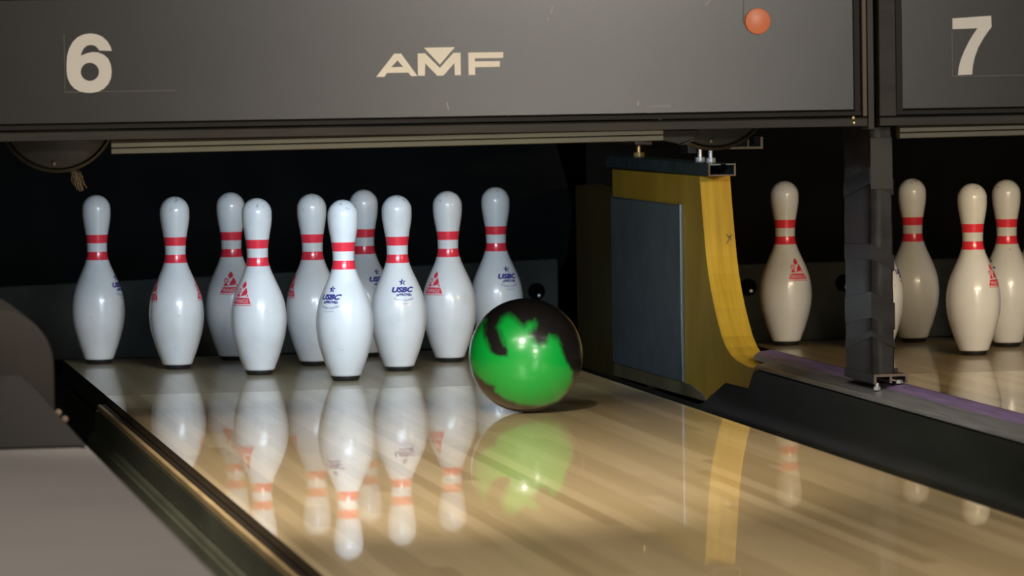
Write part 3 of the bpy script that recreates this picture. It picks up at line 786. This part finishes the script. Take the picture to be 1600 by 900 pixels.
# ------------------------------------------------------------------ ball
def ball():
    c = Vector((.207, -1.045, .1080)); R = .1080
    bm = bmesh.new()
    bmesh.ops.create_uvsphere(bm, u_segments=320, v_segments=220, radius=R)
    # local frame of the side that faces down the lane towards the bowler
    w = (CAM - c).normalized(); rx = Vector((-w.y, w.x, 0)).normalized(); up = w.cross(rx)
    if up.z < 0: up = -up
    G = [(165, 190), (120, 260), (85, 330), (60, 440), (85, 540), (130, 590), (180, 625), (240, 650), (240, 690), (300, 735), (400, 775), (500, 792), (600, 790), (680, 760), (740, 700), (780, 630), (782, 560), (740, 490), (715, 430), (692, 350), (655, 312), (622, 308), (606, 350), (575, 372), (535, 362), (500, 322), (490, 282), (532, 235), (528, 185), (480, 215), (450, 240), (422, 222), (385, 185), (345, 148), (305, 175), (272, 235), (292, 320), (335, 400), (328, 442), (270, 440), (212, 415), (186, 345), (168, 280), (162, 225)]
    G = [((x - 459) / 400, (439 - y) / 400) for x, y in G]
    def sd(px, py):
        d = 9; inside = False; n = len(G); j = n - 1
        for i in range(n):
            ax, ay = G[j]; bx, by = G[i]
            ex, ey = bx - ax, by - ay; t = max(0, min(1, ((px - ax) * ex + (py - ay) * ey) / (ex * ex + ey * ey + 1e-12)))
            q = (px - ax - t * ex) ** 2 + (py - ay - t * ey) ** 2
            if q < d: d = q
            if (ay > py) != (by > py) and px < (bx - ax) * (py - ay) / (by - ay) + ax: inside = not inside
            j = i
        d = math.sqrt(d)
        return d if inside else -d
    vals = []
    for v in bm.verts:
        nrm = v.co.normalized(); f = nrm.dot(w); u = nrm.dot(rx); q = nrm.dot(up)
        nz = noise.fractal(nrm * 5 + Vector((3, 7, 1)), 1, 2, 4)
        streak = noise.fractal(Vector((u * 16, q * 4, f * 2)), 1, 2, 3)
        if f > -.05:
            d = sd(u, q)
            soft = .030 + (.03 if q > .15 else 0.)
            m = .5 + (d + .018 * nz + (.035 * streak if q > .15 else 0)) / (2 * soft)
            if q > .12 and d > 0:
                m -= .30 * max(0, streak) * max(0, min(1, (q - .12) / .3))
        else:
            m = .5 + nz * 2.5
        vals.append(max(0., min(1., m)))
    for f in bm.faces: f.smooth = True
    bmesh.ops.translate(bm, verts=bm.verts[:], vec=c)
    me = bpy.data.meshes.new('bowling_ball'); bm.to_mesh(me); bm.free()
    at = me.attributes.new('swirl', 'FLOAT', 'POINT')
    at.data.foreach_set('value', vals)
    m = bpy.data.materials.new('ball_swirl'); m.use_nodes = True; nt = m.node_tree; b = nt.nodes['Principled BSDF']
    an = nt.nodes.new('ShaderNodeAttribute'); an.attribute_name = 'swirl'
    mx = nt.nodes.new('ShaderNodeMix'); mx.data_type = 'RGBA'
    mx.inputs[6].default_value = (.012, .0105, .010, 1); mx.inputs[7].default_value = (.002, .42, .05, 1)
    nt.links.new(an.outputs['Fac'], mx.inputs[0]); nt.links.new(mx.outputs[2], b.inputs['Base Color'])
    b.inputs['Roughness'].default_value = .35; b.inputs['Coat Weight'].default_value = 1; b.inputs['Coat Roughness'].default_value = .18
    me.materials.append(m)
    me.transform(Matrix.Translation(-c))
    o = bpy.data.objects.new('bowling_ball', me); COL.objects.link(o); o.location = c
    tag(o, 'shiny black bowling ball with a big green swirl rolling on the lane', 'bowling ball')
ball()

# ------------------------------------------------------------------ lights
def area(name, loc, target, sx, sy, watts, col, spread=PI):
    l = bpy.data.lights.new(name, 'AREA'); l.shape = 'RECTANGLE'; l.size = sx; l.size_y = sy; l.energy = watts; l.color = col; l.spread = spread
    o = bpy.data.objects.new(name, l); COL.objects.link(o); o.location = loc
    o.rotation_euler = (Vector(target) - Vector(loc)).to_track_quat('-Z', 'Y').to_euler()
    return o
def spot(name, loc, target, watts, col, deg, blend=.8, r=.08):
    l = bpy.data.lights.new(name, 'SPOT'); l.energy = watts; l.color = col; l.spot_size = math.radians(deg); l.spot_blend = blend; l.shadow_soft_size = r
    o = bpy.data.objects.new(name, l); COL.objects.link(o); o.location = loc
    o.rotation_euler = (Vector(target) - Vector(loc)).to_track_quat('-Z', 'Y').to_euler()
    return o
COOL = (.67, .83, 1.0); WARM = (1.0, .80, .52); HOUSE = (1.0, .925, .82)
# tube lights in reflector housings behind each masking unit light the pins
area('pin_light_bluish', (0, -1.28, .64), (0, .45, .10), .75, .05, 4.0, COOL, math.radians(72))
area('pin_light_warm', (PITCH, -1.28, .64), (PITCH - .1, .6, .12), .75, .05, 4.7, WARM, math.radians(104))
# house lights: ceiling strip lights over the lanes, ceiling panels over the approach; then two added fill lights
for x, y, e in ((-2.2, -4.4, 32), (.2, -4.4, 20), (2.7, -4.4, 8)):
    area('house_light', (x, y, 2.95), (x, y, 0), 1.3, .25, e, HOUSE, math.radians(126))
for x, y, e in ((-2.2, -8, 130), (1.35, -8, 60), (4.0, -8, 60)):
    area('house_light', (x, y, 2.95), (x, y + .8, 0), 1.4, .8, e, HOUSE)
area('sheen_fill_light', (1.6, -9, 1.75), (.3, -1.5, .5), .6, .3, 105, HOUSE)  # unseen light added for the sheen in the middle of the masking panel
area('low_fill_light', (2.3, -13.4, .30), (.3, -1.5, .6), 1.2, .25, 46, HOUSE)  # unseen low light added to brighten the bottom of the masking panel
# unseen spot added under the ceiling to brighten mid lane and lower masking panel
spot('lane_spot', (-1.1, -5.2, 2.9), (-.2, -2.3, .0), 1450, HOUSE, 28, 1.0)

w = bpy.data.worlds.new('world'); SC.world = w; w.use_nodes = True
w.node_tree.nodes['Background'].inputs[0].default_value = (.9, .85, .8, 1); w.node_tree.nodes['Background'].inputs[1].default_value = .02

# ------------------------------------------------------------------ camera
cd = bpy.data.cameras.new('camera'); co = bpy.data.objects.new('camera', cd); COL.objects.link(co)
f_px, yaw, pitch, roll = 7193.372, .1673325, -.0470557, -.0156708
fw = Vector((math.sin(yaw) * math.cos(pitch), math.cos(yaw) * math.cos(pitch), math.sin(pitch)))
r0 = Vector((math.cos(yaw), -math.sin(yaw), 0)); u0 = r0.cross(fw)
r1 = math.cos(roll) * r0 + math.sin(roll) * u0; u1 = -math.sin(roll) * r0 + math.cos(roll) * u0
co.matrix_world = Matrix(((r1.x, u1.x, -fw.x, CAM.x), (r1.y, u1.y, -fw.y, CAM.y), (r1.z, u1.z, -fw.z, CAM.z), (0, 0, 0, 1)))
cd.sensor_width = 36; cd.lens = f_px * 36 / 1600; cd.clip_start = .05; cd.clip_end = 60
cd.dof.use_dof = True; cd.dof.focus_distance = 9.15; cd.dof.aperture_fstop = 9.0
SC.camera = co
SC.view_settings.view_transform = 'Standard'; SC.view_settings.look = 'None'; SC.view_settings.gamma = 1; SC.view_settings.exposure = 0
try: SC.view_settings.use_curve_mapping = False
except Exception: pass
